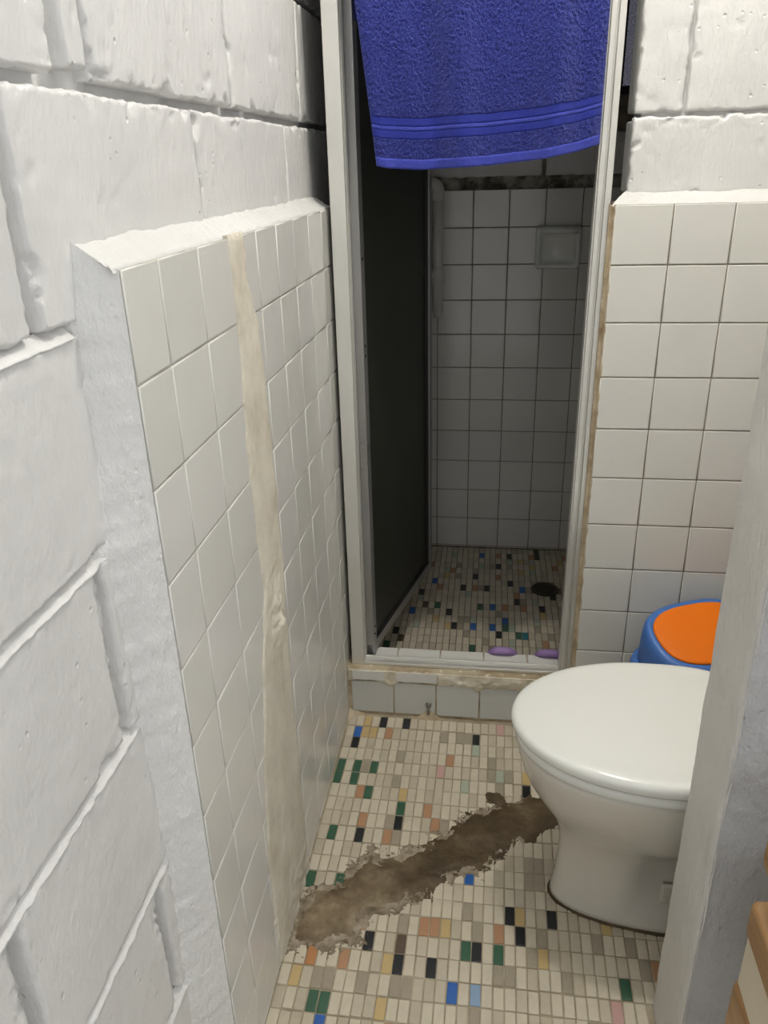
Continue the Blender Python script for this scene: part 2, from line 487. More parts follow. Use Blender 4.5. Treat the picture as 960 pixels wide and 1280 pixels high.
def redge(z, t):      # t 0 (tile edge) .. 1 (block face)
    tgt = interp([(-11.1, -8.95), (-8.3, -8.87), (-6.4, -8.76), (-4.6, -8.82), (-3.2, -8.88), (-2.4, -8.90), (-1.6, -8.74), (-0.45, -8.66), (0.1, -8.47), (0.3, -8.4)], z)
    tgt += 0.05 * N(z, 1, 2, 2.0) + 0.03 * N(z, 5, 2, 9.0)
    y = -8.42 + 0.012 * N(z, 3, 3, 8) + (tgt + 8.42) * (t ** 1.1)
    x = XT - 0.01 + (XB - 0.03 - XT + .01) * t
    bul = math.sin(math.pi * t) * 0.05
    return W(x + bul * .3 + 0.012 * N(z, t * 3, 7, 5) * (0 < t), y - bul * .6 + 0.012 * N(z, t * 3, 17, 6) * (0 < t), z + 0.25 * (min(t, 1) ** 1.25) * max(0, 1 + z / .6) ** 2)
TT2 = [0, 0.05] + [0.1 * k for k in range(1, 11)] + [1.25]
vs = [redge(z, t) for z in Bz for t in TT2]; nT = len(TT2)
fs = [(j * nT + i, j * nT + i + 1, (j + 1) * nT + i + 1, (j + 1) * nT + i) for j in range(len(Bz) - 1) for i in range(nT - 1)]
fix_normals(mesh_obj('plaster_edge', vs, fs, M_PLASTER, wall_left, True))

# vertical cement repair in the tile panel
SL = [(0.0, -5.58), (-0.5, -5.52), (-0.95, -5.45), (-2.13, -5.57), (-3.44, -5.60), (-4.73, -5.46), (-5.67, -5.85), (-7.65, -6.35), (-8.88, -6.50), (-10.91, -6.45), (-11.1, -6.4)]
SR = [(0.0, -4.95), (-0.55, -4.90), (-1.1, -4.62), (-2.94, -4.47), (-4.62, -4.43), (-6.59, -4.52), (-9.07, -4.50), (-10.92, -4.45), (-11.1, -4.4)]
SLr = SL[::-1]; SRr = SR[::-1]
def strip_d(a, b):
    lo = interp(SLr, b); hi = interp(SRr, b)
    e = min(a - lo, hi - a) + 0.05 * N(a, b, 1, 3) + 0.035 * N(a, b, 2, 11)
    e = min(e, -0.0 - b + 0.02 * N(a, 3, 1, 8) + 0.03)
    if e < 0: return -0.03
    d = min(0.022, e * 0.35) + 0.012 * N(a, b * .6, 3, 3) + 0.005 * N(a, b, 4, 12)
    lump = math.exp(-((a + 5.05) / 0.30) ** 2 - ((b + 5.35) / 0.55) ** 2)
    d += lump * (0.07 + 0.10 * N(a, b, 6, 5) + 0.05 * N(a, b, 6, 13))
    d += 0.03 * max(0, -9.2 - b) * max(0, N(a, b, 8, 5) + 0.1)
    return max(d, 0.004)
sheet('cement_strip', wall_left, map_lt, frange(-7.0, -4.2, 0.03), frange(-11.05, 0.03, 0.04), strip_d, M_STRIP, True, keep=lambda d: d > -0.02)

# ---- back wall (right of the shower opening)
wall_back = empty('wall_back'); tag(wall_back, 'tiled half wall with white painted blocks beside the shower opening', kind='structure')
m = MB(); m.box(-0.97, XR + .3, 0.022, 1.35, ZF - .1, -0.005); m.build('mortar_bed', M_GROUT_DK, wall_back)
XC = [-0.985, 0, 1, 2, 3, XR]
for i in range(12):
    z1 = tile_z(i); z0 = max(tile_z(i + 1), ZF)
    if z1 - z0 < 0.04: continue
    for j in range(len(XC) - 1):
        w = (XC[j + 1] - XC[j] - JT) * S; h = (z1 - z0 - JT) * S
        me = tile_mesh('wall_tile', AX_NY, w, h, 0.006, 0.0016, M_TILE)
        put('wall_tile', me, W((XC[j] + XC[j + 1]) / 2, 0, (z0 + z1) / 2), wall_back, 0.002)
def map_back(a, b, d): return W(a, 0.33 - d, b)
m = MB(); m.box(-0.62, XR + .3, 0.44, 1.3, -0.1, ZC); m.build('wall_core', M_BLOCK, wall_back)
rows = [(0.1, 1.37, [-0.74, 3.2, 4.05]), (1.37, 3.29, [-0.74, 0.05, 4.05]), (3.29, 5.2, [-0.74, 2.1, 4.05]), (5.2, 7.1, [-0.74, 0.05, 4.05]), (7.1, 9.0, [-0.74, 2.1, 4.05]), (9.0, 9.9, [-0.74, 4.05])]
for z0, z1, js in rows:
    for a0, a1 in zip(js, js[1:]):
        sd += 1
        rough_block('block', wall_back, map_back, a0 + (JW * .6 if a0 > -.7 else 0), a1 - JW * .6, z0 + JW * .6, z1 - JW * .6, 0.10, M_BLOCK, sd * 1.37, edge=0.07)
# jamb side of those blocks (seen through the slit beside the post)
for z0, z1, js in rows:
    m = MB(); m.box(-0.735, -0.55, 0.40, 1.3, z0 + .06, z1 - .06); m.build('jamb_block', M_PLASTER, wall_back, bevel=0.004)
def ledge_b(a, t):
    wob = 0.03 * N(a, 2, 9, 2.2)
    y = 0.03 + 0.42 * t
    z = 0.0 + (0.24 + 1.2 * wob) * (t ** 0.9) + 0.018 * N(a, t * 2, 8, 7)
    if t == 0: z = 0.012 * N(a, 1, 4, 9)
    x = a + (0.30 * t if a < -0.9 else 0.30 * t * max(0, (-0.4 - a) / 0.5) if a < -0.4 else 0)
    return W(x, y + 0.012 * N(a, t, 3, 6), z)
A = frange(-1.02, XR + .1, 0.045)
vs = [ledge_b(a, t) for t in TT for a in A] + [W(a, 0.02, -0.03) for a in A]
nA = len(A); fs = [(j * nA + i, j * nA + i + 1, (j + 1) * nA + i + 1, (j + 1) * nA + i) for j in range(len(TT) - 1) for i in range(nA - 1)]
b0 = len(TT) * nA; fs += [(b0 + i, b0 + i + 1, i + 1, i) for i in range(nA - 1)]
fix_normals(mesh_obj('plaster_ledge', vs, fs, M_LEDGE, wall_back, True))
# raw mortar edge between tiles and aluminium post
sheet('mortar_edge', wall_back, lambda a, b, d: W(a, 0.0 + (0 if a > -1.0 else 0.1) - d, b), frange(-1.06, -0.955, 0.012), frange(-9.9, 0.0, 0.05),
      lambda a, b: -0.006 + 0.022 * N(a, b, 4, 4) - (0.05 if a < -1.05 else 0), M_RAW)

# ---- shower shell
wall_shower_back = empty('wall_shower_back'); tag(wall_shower_back, 'tiled back wall of the shower below mouldy painted blocks', kind='structure')
m = MB(); m.box(-6.9, XR + .4, YEND + 0.022, YEND + 1.4, ZF - .3, -0.02); m.build('mortar_bed', M_GROUT_SH, wall_shower_back)
xs = [-6.4] + [-5.63 + k for k in range(0, 10)]
xs[-1] = XR
for i in range(12):
    z1 = tile_z(i); z0 = max(tile_z(i + 1), ZF)
    if z1 - z0 < 0.04: continue
    for j in range(len(xs) - 1):
        me = tile_mesh('wall_tile', AX_NY, (xs[j + 1] - xs[j] - JT) * S, (z1 - z0 - JT) * S, 0.006, 0.0016, M_TILE)
        put('wall_tile', me, W((xs[j] + xs[j + 1]) / 2, YEND, (z0 + z1) / 2), wall_shower_back, 0.002)
m = MB(); m.box(-6.9, XR + .4, YEND + 0.35, YEND + 1.4, -0.1, ZC); m.build('wall_core', M_GROUT_SH, wall_shower_back)
M_MOULD = cement_mat('mouldy_joint', ((0.03, 0.025, 0.02), (0.14, 0.12, 0.09), (0.38, 0.36, 0.30), (0.5, 0.48, 0.42)), 1.0, 20)
def map_sb(a, b, d): return W(a, YEND + 0.18 - d, b)
for z0, z1, js in [(0.28, 1.42, [-6.9, -5.7, -1.72, 2.3, 4.1]), (1.42, 3.3, [-6.9, -3.7, 0.0]), (3.3, 5.2, [-6.9, -5.7, -1.72, 0.0]), (5.2, 7.1, [-6.9, -3.7, 0.3, 4.1]), (7.1, 9.9, [-6.9, -5.7, -1.7, 2.3, 4.1])]:
    for a0, a1 in zip(js, js[1:]):
        sd += 1
        rough_block('block', wall_shower_back, map_sb, a0 + .05, a1 - .05, z0 + .04, z1 - .05, 0.10, M_BLOCK, sd * 1.37, step=0.16)
sheet('mouldy_mortar_joint', wall_shower_back, lambda a, b, d: W(a, YEND + 0.10 + 0.5 * max(0, b) - d, b), frange(-6.6, XR, 0.05), frange(-0.02, 0.42, 0.04),
      lambda a, b: 0.05 * N(a, b, 4, 4) + 0.03 * N(a, b, 1, 12), M_MOULD)
window_1 = empty('window_1', W(1.4, YEND, 2.3)); tag(window_1, 'speckled grey window high in the shower back wall', kind='structure')
m = MB(); m.box(0.15, 2.7, YEND + .0, YEND + .12, 2.42, 5.15); m.build('pane', M_WINDOW, window_1)
m = MB(); m.box(0.0, 2.85, YEND - .06, YEND + .2, 2.22, 2.42); m.build('frame_bottom', M_GASKET, window_1, bevel=0.003)
m = MB(); m.box(0.0, 2.85, YEND - .06, YEND + .2, 5.15, 5.3); m.build('frame_top', M_GASKET, window_1, bevel=0.003)
for x in (0.0, 2.7):
    m = MB(); m.box(x, x + .15, YEND - .06, YEND + .2, 2.42, 5.15); m.build('frame_side', M_GASKET, window_1, bevel=0.003)

m = MB(); m.box(XR, XR + 1.2, -7.65, YEND + .4, ZF - .3, ZC)
wall_right = m.build('wall_right', M_BLOCK); tag(wall_right, 'white painted right wall behind the toilet', kind='structure')
m = MB(); m.box(-7.5, XR + 1.2, -7.65, YEND + 1.4, ZC, ZC + .5)
ceiling = m.build('ceiling', M_CEIL); tag(ceiling, 'plain white bathroom ceiling', kind='structure')
# unseen wall above the shower frame, brought down to keep lamp light out
m = MB(); m.box(-6.5, -0.6, 0.30, 1.2, 6.12, ZC)
wall_above = m.build('wall_above_shower', M_BLOCK, bevel=0.004); tag(wall_above, 'unseen white wall closing off light above the shower opening', kind='structure')

# ---- partition on the right, with the cream end face and grey near face
XP = -0.27
def part_sheet(name, mapf, A, B, mat, amp):
    return sheet(name, wall_part, mapf, A, B, lambda a, b: amp * N(a, b, 2, 2.2) + amp * .4 * N(a, b, 7, 9), mat)
wall_part = empty('wall_partition'); tag(wall_part, 'narrow partition wall in front of the toilet, cream end and grey face', kind='structure')
m = MB(); m.box(XP + 0.06, XR + 1.2, -7.60, -6.42, ZF - .1, ZC); m.build('wall_core', M_JAMB, wall_part)
part_sheet('end_face', lambda a, b, d: W(XP + d + 0.12 * max(0, (a + 6.5) / .1) ** 2 + 0.05 * max(0, (-7.58 - a) / .08) ** 2, a, b), frange(-7.66, -6.40, 0.04), frange(ZF, ZC, 0.07), M_JAMB, 0.014)
part_sheet('grey_face', lambda a, b, d: W(a, -7.65 - d, b), frange(XP + 0.03, XR + 1.2, 0.05), frange(ZF, ZC, 0.07), M_GREY, 0.02)
m = MB(); m.box(XP + .06, XR + .2, -6.43, -6.40, ZF, ZC); m.build('inner_face', M_BLOCK, wall_part)

# ---- floors
m = MB(); m.box(-7.5, XR + 1.2, YFRONT, 0.1, ZF - 1.2, ZF - 0.018)
floor = m.build('floor', M_GROUT_FL); tag(floor, 'mosaic bathroom floor of small cream and coloured tiles', kind='structure')
GROT = math.radians(-0.4); GU, GUP, GV, GVP = 0.178, -0.04605, 0.3725, 0.06676
CELL = {}
for s in """K -32,-3 -29,-10 -29,-1 -26,-16 -26,-1 -25,-9 -23,-17 -20,-17 -17,-2 -16,-16 -13,-14 -12,-15 -11,-6 -9,-14
B -32,-2 -29,-20 -18,-18 -17,-12
Y -32,-18 -31,-1 -30,-2 -31,-2 -25,-7 -24,-19 -24,-17 -19,-15 -12,-14 -11,-5 -10,-16 -4,-14
T -30,-7 -29,-9 -28,-17 -28,-2 -27,-15 -26,-10 -23,-20 -22,-8 -21,-15 -21,-9 -20,-15 -20,-4 -14,-15 0,-16
G -30,-5 -29,-18 -26,-18 -26,-9 -26,-6 -26,-4 -25,-10 -23,-18 -23,-15 -22,-18 -21,-2 -20,-9 -19,-2 -18,-2 -17,-14 -16,-15 -15,-5 -15,-4 -14,-17 -13,-17 -11,-16 -11,-12 -11,-11 -10,-15 -10,-12 -10,-11 -8,-17 -6,-19 -2,-15
M -18,-6 -17,-3 -14,-5
P -21,-5 -14,-1 -4,-18
N -33,-13 -33,-6 -33,-5 -32,-10 -31,-6 -31,-5 -30,-19 -30,-13 -29,-19 -29,-7 -29,-5 -25,-8 -17,-16 -14,-16 -3,-17
O -31,-17
D -23,-16
L -16,-18""".split('\n'):
    k, *c = s.split()
    for q in c: CELL[tuple(map(int, q.split(',')))] = k
PATCH = [(-6.02, -5.59), (-5.92, -5.25), (-5.8, -4.95), (-5.34, -4.83), (-5.22, -4.45), (-4.98, -4.04), (-4.76, -4.25), (-4.41, -4.06), (-3.94, -3.77), (-3.58, -3.4), (-3.4, -3.21), (-3.22, -2.85), (-2.83, -2.8), (-2.5, -2.59), (-1.9, -2.27), (-1.0, -2.5), (-0.9, -3.0), (-1.48, -2.95), (-1.94, -3.47), (-2.25, -3.5), (-2.5, -3.77), (-2.81, -4.19), (-3.34, -4.39), (-3.68, -4.65), (-3.78, -4.94), (-4.29, -5.13), (-4.78, -5.32), (-4.91, -5.6), (-4.93, -5.86), (-5.46, -6.04), (-6.02, -6.08)]
def sdist(x, y, poly):
    ins = False; best = 9e9; n = len(poly)
    for i in range(n):
        x0, y0 = poly[i]; x1, y1 = poly[(i + 1) % n]
        if (y0 > y) != (y1 > y) and x < (x1 - x0) * (y - y0) / (y1 - y0) + x0: ins = not ins
        dx, dy = x1 - x0, y1 - y0
        t = max(0, min(1, ((x - x0) * dx + (y - y0) * dy) / (dx * dx + dy * dy)))
        best = min(best, math.hypot(x - x0 - t * dx, y - y0 - t * dy))
    return best if ins else -best
def patch_h(x, y):
    e = sdist(x, y, PATCH)
    e = max(e, 0.16 - math.hypot((x + 2.62) / 1.0, y + 2.42))
    e += 0.11 * N(x, y, 1, 3.2) + 0.07 * N(x, y, 2, 8) + 0.035 * N(x, y, 3, 20)
    if e < -0.04: return -0.05
    h = min(0.034, e * 0.16) + 0.02 * N(x, y, 5, 2.2) * min(1, max(0, e) * 3) + 0.006 * N(x, y, 6, 13)
    return h
mos = []
mesh_mos = {}
co, si = math.cos(GROT), math.sin(GROT)
rnd = random.Random(3)
TXm, TYm = (GU - 0.020) * S, (GV - 0.022) * S
for j in range(-32, 1):
    off_r = rnd.uniform(-.012, .012)
    for i in range(-34, 23):
        u = i * GU + GUP; v = j * GV + GVP
        x = u * co - v * si; y = u * si + v * co
        k = CELL.get((i, j))
        if k is None:
            q = rnd.random(); k = 'W' if q < .58 else 'w' if q < .86 else 'v' if q < 0.985 else 'G'
            if (j < -20 or i > 0) and rnd.random() < .12: k = rnd.choice('KNTYGGP')
        jx = rnd.uniform(-.004, .004); jy = rnd.uniform(-.008, .008) + off_r
        x += jx; y += jy
        if x < XT + 0.03 or x > XR - .05 or y > -0.1: continue
        if x > XP - .05 and -7.75 < y < -6.3: continue
        if sdist(x, y, PATCH) > 0.22: continue
        mos.append((x, y, k, rnd.uniform(-.006, .003)))
def size_px(t):
    p = W(t[0], t[1], ZF); a = project(p)
    vis = a[2] > 0.1 and -8 < a[0] < 968 and -8 < a[1] < 1288
    if not vis: return -1
    if -1.62 < t[0] and -5.15 < t[1] < -3.2: return -1       # under the toilet foot
    bx = (t[0] - XP)
    if t[0] > 0.15 and t[1] > -6.4: return -1                # behind the partition
    return 1 / a[2]
order = sorted(mos, key=size_px, reverse=True)
def mosaic_mesh(k):
    return tile_mesh('mosaic_tile', AX_PZ, TXm, TYm, 0.005, 0.0013, MOSM[k])
for x, y, k, dz in order[:300]:
    put('mosaic_tile', mosaic_mesh(k), W(x, y, ZF + dz), floor, 0.004).rotation_euler.z = GROT + random.uniform(-.012, .012)
def joined(name, lst, parent, tx, ty, rot, z):
    keys = sorted({t[2] for t in lst}); vs = []; fs = []; mi = []
    for x, y, k, dz in lst:
        ref = tile_mesh('mosaic_tile', AX_PZ, tx, ty, 0.005, 0.0013, MOSM[k])
        b = len(vs); c = W(x, y, z + dz); a = rot + random.uniform(-.012, .012)
        ca, sa = math.cos(a), math.sin(a)
        for q in ref.vertices:
            vs.append((c.x + q.co.x * ca - q.co.y * sa, c.y + q.co.x * sa + q.co.y * ca, c.z + q.co.z))
        for pl in ref.polygons: fs.append(tuple(b + i for i in pl.vertices)); mi.append(keys.index(k))
    o = mesh_obj(name, vs, fs, [MOSM[k] for k in keys], parent)
    o.data.polygons.foreach_set('material_index', mi)
    o['kind'] = 'stuff'
    return o
joined('mosaic_tiles', order[300:], floor, TXm, TYm, GROT, ZF)
cp_ = sheet('cement_patch', floor, lambda a, b, d: W(a, b, ZF + d), frange(-6.06, -0.85, 0.026), frange(-6.4, -2.0, 0.026), patch_h, M_CEMENT, True, keep=lambda d: d > -0.045)
cp_['label'] = 'rough brown cement smear across the mosaic'

def resid(x, y):
    d = sdist(x, y, PATCH)
    if d > 0.35 or d < -0.42: return -0.05
    f = 0.16 * N(x, y, 11, 3.5) + 0.20 * N(x, y, 12, 8) + 0.15 * N(x, y, 13, 17) + 0.10 * N(x, y, 14, 34)
    lim = 0.10 if x < -4.2 else 0.02
    e = d + lim + f
    return 0.010 + min(0.006, e * .05) if e > 0 else -0.05
rs_ = sheet('cement_residue', floor, lambda a, b, d: W(a, b, ZF + d), frange(-6.05, -2.1, 0.018), frange(-6.5, -2.1, 0.018), resid, M_RESIDUE, True, keep=lambda d: d > 0)
rs_['kind'] = 'stuff'
m = MB(); m.box(-7.0, XR + .2, 0.9, YEND + .1, ZF - 1.2, ZF - 0.018)
floor_shower = m.build('floor_shower', M_GROUT_SH); tag(floor_shower, 'shower floor of small cream and coloured mosaic tiles', kind='structure')
SC = {}
for s in """K -31,10 -28,16 -23,13 -22,11 -21,17 -17,17 -15,10 -15,21 -13,18 -13,23 -12,15 -8,14 -8,23 -8,24 -6,16 -26,7 -25,7 -19,19
B -29,13 -26,18 -19,11 -18,23 -16,11 -16,14 -14,12 -11,17
T -25,17 -19,17 -15,19 -15,23 -14,14 -12,16 -11,14
N -32,8 -25,14 -19,8 -18,14 -14,11 -12,10
C -11,10
G -22,19 -20,12 -21,12
D -30,9 -27,14 -31,7""".split('\n'):
    k, *c = s.split()
    for q in c: SC[tuple(map(int, q.split(',')))] = k
lst = []
co2, si2 = math.cos(math.radians(.2)), math.sin(math.radians(.2))
for j in range(2, 25):
    for i in range(-37, 21):
        u = i * .176 + .0813; v = j * .363 + .0631
        x = u * co2 - v * si2; y = u * si2 + v * co2
        k = SC.get((i, j))
        if k is None:
            q = rnd.random(); k = 'W' if q < .5 else 'w' if q < .74 else 'v' if q < 0.87 else rnd.choice('GGGMTYGM')
        if math.hypot(x + 1.21, (y - 6.29)) < 0.40 or x < -6.3 or x > XR - .1: continue
        lst.append((x, y, k, rnd.uniform(-.008, .004)))
joined('mosaic_tiles', lst, floor_shower, (.176 - .022) * S, (.363 - .024) * S, math.radians(.2), ZF)

# ---- shower curb
curb = empty('curb', W(-3.5, 0.5, ZF)); tag(curb, 'low tiled shower curb with crumbling mortar under the metal track', kind='structure')
m = MB(); m.box(-6.06, -0.9, 0.025, 0.92, ZF - .1, -9.83); m.build('curb_core', M_RAW, curb)
cx = [-5.98, -4.99, -4.02, -3.03, -2.03, -1.03]
for a0, a1 in zip(cx, cx[1:]):
    me = tile_mesh('curb_tile', AX_NY, (a1 - a0 - .03) * S, 0.84 * S, 0.006, 0.0016, M_CURB_TILE)
    o = put('curb_tile', me, W(0, 0, 0), None, 0.01); o.location = W((a0 + a1) / 2, 0.0, -10.57); child(o, curb)
# mortar above and around the curb tiles
def curb_m(a, b):
    lo = (-10.16 if a > -4.0 else -10.12) - 0.16 * math.exp(-((a + 5.08) / .17) ** 2) - 0.10 * math.exp(-((a + 3.05) / .16) ** 2) + 0.03 * N(a, 1, 1, 2)
    e = b - lo + 0.05 * N(a, b, 4, 5) + 0.03 * N(a, b, 4, 14)
    if e < 0: return -0.06
    base = 0.05 if a > -4.0 else -0.004 + 0.05 * math.exp(-((a + 5.08) / .17) ** 2)
    return min(base, e * .4 - 0.004) + 0.035 * N(a, b, 2, 6) * (a > -4.0) + 0.012 * N(a, b, 2, 17)
child(sheet('crumbling_mortar', None, lambda a, b, d: W(a, 0.0 - d, b), frange(-6.04, -0.95, 0.03), frange(-10.45, -9.82, 0.02), curb_m, M_MORTAR, True, keep=lambda d: d > -0.05), curb)
def curb_top(a, b): return 0.012 + 0.02 * N(a, b, 3, 7) + (0 if a < -4.0 else 0.012 * N(a, b, 2, 16))
child(sheet('mortar_top', None, lambda a, b, d: W(a, b, -9.85 + d), frange(-6.04, -0.95, 0.03), frange(-0.03, 0.30, 0.025), curb_top, M_MORTAR), curb)
for a0, a1 in ((-5.96, -4.97), (-4.95, -3.98)):
    me = tile_mesh('trim_tile', AX_NY, (a1 - a0 - .03) * S, 0.25 * S, 0.012, 0.0022, M_TILE)
    o = put('trim_tile', me, W(0, 0, 0), None, 0.012); o.location = W((a0 + a1) / 2, -0.03, -9.965); child(o, curb)
cx = [-5.95, -4.97, -3.97, -2.97, -1.97, -0.99]
for a0, a1 in zip(cx, cx[1:]):
    me = tile_mesh('sill_tile', AX_PZ, (a1 - a0 - .025) * S, 0.52 * S, 0.006, 0.0016, M_TILE)
    o = put('sill_tile', me, W(0, 0, 0), None, 0.004); o.location = W((a0 + a1) / 2, 0.66, -9.80); child(o, curb)
# bent metal clip on the curb face and dirt pile
m = MB(); m.tube([W(-4.19, -0.05, -10.93), W(-4.19, -0.05, -10.72)], 0.0032, 8)
m.tube([W(-4.19 + .055 * math.sin(q), -0.05, -10.665 + .055 * -math.cos(q)) for q in [k * math.pi / 6 for k in range(12)]], 0.0026, 8)
child(m.build('metal_clip', M_BRASS, None, True), curb)
child(sheet('mortar_fillet', None, lambda a, b, d: W(a, b, ZF + d), frange(-6.05, -3.7, 0.03), frange(-0.36, 0.0, 0.03),
      lambda a, b: -0.10 + 0.20 * math.exp(-((a + 4.19) / .2) ** 2) * max(0, 1 + b / .18) + (b + .16) * 0.5 + 0.16 * max(0, 1 - (a + 6.05) / .4) + 0.05 * N(a, b, 2, 6), M_RAW), curb)

# ---- shower door frame, track, leaf
door = empty('door_1', W(-3.5, 0.3, -9.8)); tag(door, 'aluminium framed shower door with dark pane standing open', kind='structure')
ZT = 5.35
def post(name, x0, x1, y0, y1, z0, z1, steps):
    m = MB()
    for (a, b, dy) in steps:
        m.box(x0 + (x1 - x0) * a, x0 + (x1 - x0) * b, y0 + dy, y1, z0, z1)
    return m.build(name, M_ALU, door, bevel=0.0012)
post('frame_post', -5.97, -5.66, 0.20, 0.50, -9.76, ZT, [(0, .93, 0.0), (.93, 1, 0.08)])
post('frame_post', -1.30, -1.03, 0.20, 0.52, -9.76, ZT, [(0, .12, .03), (.12, .46, 0.0), (.46, .60, 0.045), (.60, 1, -0.005)])
m = MB(); m.box(-5.97, -1.03, 0.18, 0.5, ZT, ZT + .4); m.build('frame_header', M_ALU, door, bevel=0.0015)
m = MB(); m.box(-5.97, -1.0, 0.20, 0.44, -9.82, -9.745); m.box(-5.97, -1.0, 0.39, 0.44, -9.745, -9.70); m.build('floor_track', M_ALU, door, bevel=0.001)
# leaf: local frame from hinge h along direction e
HX, HY = -5.60, 0.50
EX, EY = -4.58, 4.90
L = math.hypot(EX - HX, EY - HY); ex, ey = (EX - HX) / L, (EY - HY) / L
nx, ny = ey, -ex          # normal on the visible (right) side
leaf = empty('door_leaf', W(HX, HY, -9.75)); leaf.parent = door; leaf.matrix_parent_inverse = Matrix.Translation(door.location).inverted()
def leaf_box(m, s0, s1, n0, n1, z0, z1):
    vs = [W(HX + ex * s + nx * n, HY + ey * s + ny * n, z) for z in (z0, z1) for n in (n0, n1) for s in (s0, s1)]
    m.add(vs, [(0, 2, 3, 1), (4, 5, 7, 6), (0, 1, 5, 4), (2, 6, 7, 3), (0, 4, 6, 2), (1, 3, 7, 5)])
def leaf_part(name, mat, *boxes, bevel=0.001):
    m = MB()
    for b in boxes: leaf_box(m, *b)
    o = m.build(name, mat, None, bevel=bevel)
    o.parent = leaf; o.matrix_parent_inverse = Matrix.Translation(leaf.location).inverted()
    return o
ZB, ZU = -9.72, ZT - .05
leaf_part('glass_pane', M_DARKGLASS, (0.1, L - 0.1, -0.02, 0.02, ZB + .15, ZU - .15), bevel=0)
leaf_part('bottom_rail', M_ALU_DK, (0.0, L, -0.08, 0.08, ZB, ZB + .26))
leaf_part('top_rail', M_ALU_DK, (0.0, L, -0.08, 0.08, ZU - .26, ZU))
leaf_part('hinge_stile', M_ALU_DK, (0.0, 0.20, -0.09, 0.11, ZB, ZU), (0.20, 0.30, -0.07, 0.05, ZB, ZU))
leaf_part('lock_stile', M_ALU_DK, (L - 0.20, L, -0.09, 0.10, ZB, ZU))
leaf_part('gasket', M_GASKET, (0.26, L - .2, 0.02, 0.085, ZB + .26, ZB + .29), (L - .30, L - .20, .01, .07, ZB + .26, ZU - .26), bevel=0)
leaf_part('latch', M_ALU, (L - 0.02, L + .06, 0.0, 0.09, -3.0, -2.28))
leaf_part('latch_bolt', M_GASKET, (L - 0.01, L + .05, 0.02, 0.07, -3.25, -3.0))
for z in (-0.9, -2.55, -2.75, -9.0, -9.2):
    m = MB(); c = W(HX + ex * .08 + nx * .11, HY + ey * .08 + ny * .11, z); d = Vector((nx, ny, 0))
    m.tube([c, c + d * 0.0015], 0.0028, 10)
    o = m.build('screw', M_GASKET); o.parent = leaf; o.matrix_parent_inverse = Matrix.Translation(leaf.location).inverted()

# =================================================================== THINGS
# ---- blue towel over the frame header
towel = empty('towel', W(-3.3, 0.1, 0.7)); tag(towel, 'blue terry towel draped over the shower frame', 'towel')
def towel_xyz(s, q):
    """s 0..1 left-right; q = height z on the front fall"""
    zb = interp([(0, 0.70), (0.05, 0.66), (.2, 0.62), (.5, .66), (.75, .74), (.9, .84), (1, .95)], s)
    zt = 5.95
    k = (q - 0) ; z = zb + (zt - zb) * k
    left = -5.42 + 0.36 * (1 - min(1, (z - .7) / 3.0)); right = -1.30
    x = left + (right - left) * s
    amp = 0.12 + 0.05 * (1 - k)
    y = 0.02 - amp * (math.sin(s * 17 + 0.8 + 0.5 * k) * .55 + math.sin(s * 31 + 2) * .25) + 0.05 * N(s * 5, k * 2, 3)
    y += 0.16 * max(0, (s - .93) / .07) ** 2 + 0.06 * max(0, (.05 - s) / .05) ** 2
    y -= 0.05 * (1 - k)
    return x, y, z
TH = 0.05
def towel_part(name, k0, k1, mat, ns, nk, fuzz, bulge=0.0):
    vs = []; fs = []
    for side in (0, 1):
        for b in range(nk + 1):
            for a in range(ns + 1):
                s = a / ns; k = k0 + (k1 - k0) * b / nk
                x, y, z = towel_xyz(s, k)
                f = fuzz * (N(x, z, side, 20) + .8 * N(x, z, side + 4, 44))
                th = TH * .5 + f + bulge
                if a in (0, ns): th = 0.012
                y += -th if side == 0 else th
                vs.append(W(x + f * .3, y, z + f * .3))
    n = (ns + 1) * (nk + 1)
    for b in range(nk):
        for a in range(ns):
            i = b * (ns + 1) + a
            fs.append((i, i + 1, i + ns + 2, i + ns + 1)); fs.append((n + i, n + i + ns + 1, n + i + ns + 2, n + i + 1))
    for a in range(ns):
        for i in (a, nk * (ns + 1) + a): fs.append((i, n + i, n + i + 1, i + 1))
    for b in range(nk):
        for i in (b * (ns + 1), b * (ns + 1) + ns): fs.append((i, i + ns + 1, n + i + ns + 1, n + i))
    o = mesh_obj(name, vs, fs, mat, None, True); fix_normals(o); child(o, towel); return o
Hh = 5.25
towel_part('hem', 0.0, 0.16 / Hh, M_HEM, 160, 4, 0.004, 0.002)
towel_part('terry_border', 0.16 / Hh, 0.46 / Hh, M_TERRY, 300, 22, 0.016)
towel_part('woven_band', 0.46 / Hh, 0.60 / Hh, M_BAND, 160, 4, 0.003, -0.008)
towel_part('band_stripe', 0.60 / Hh, 0.655 / Hh, M_HEM, 160, 3, 0.003, -0.002)
towel_part('woven_band', 0.655 / Hh, 0.80 / Hh, M_BAND, 160, 4, 0.003, -0.008)
towel_part('terry_panel', 0.80 / Hh, 1.0, M_TERRY, 400, 340, 0.016)
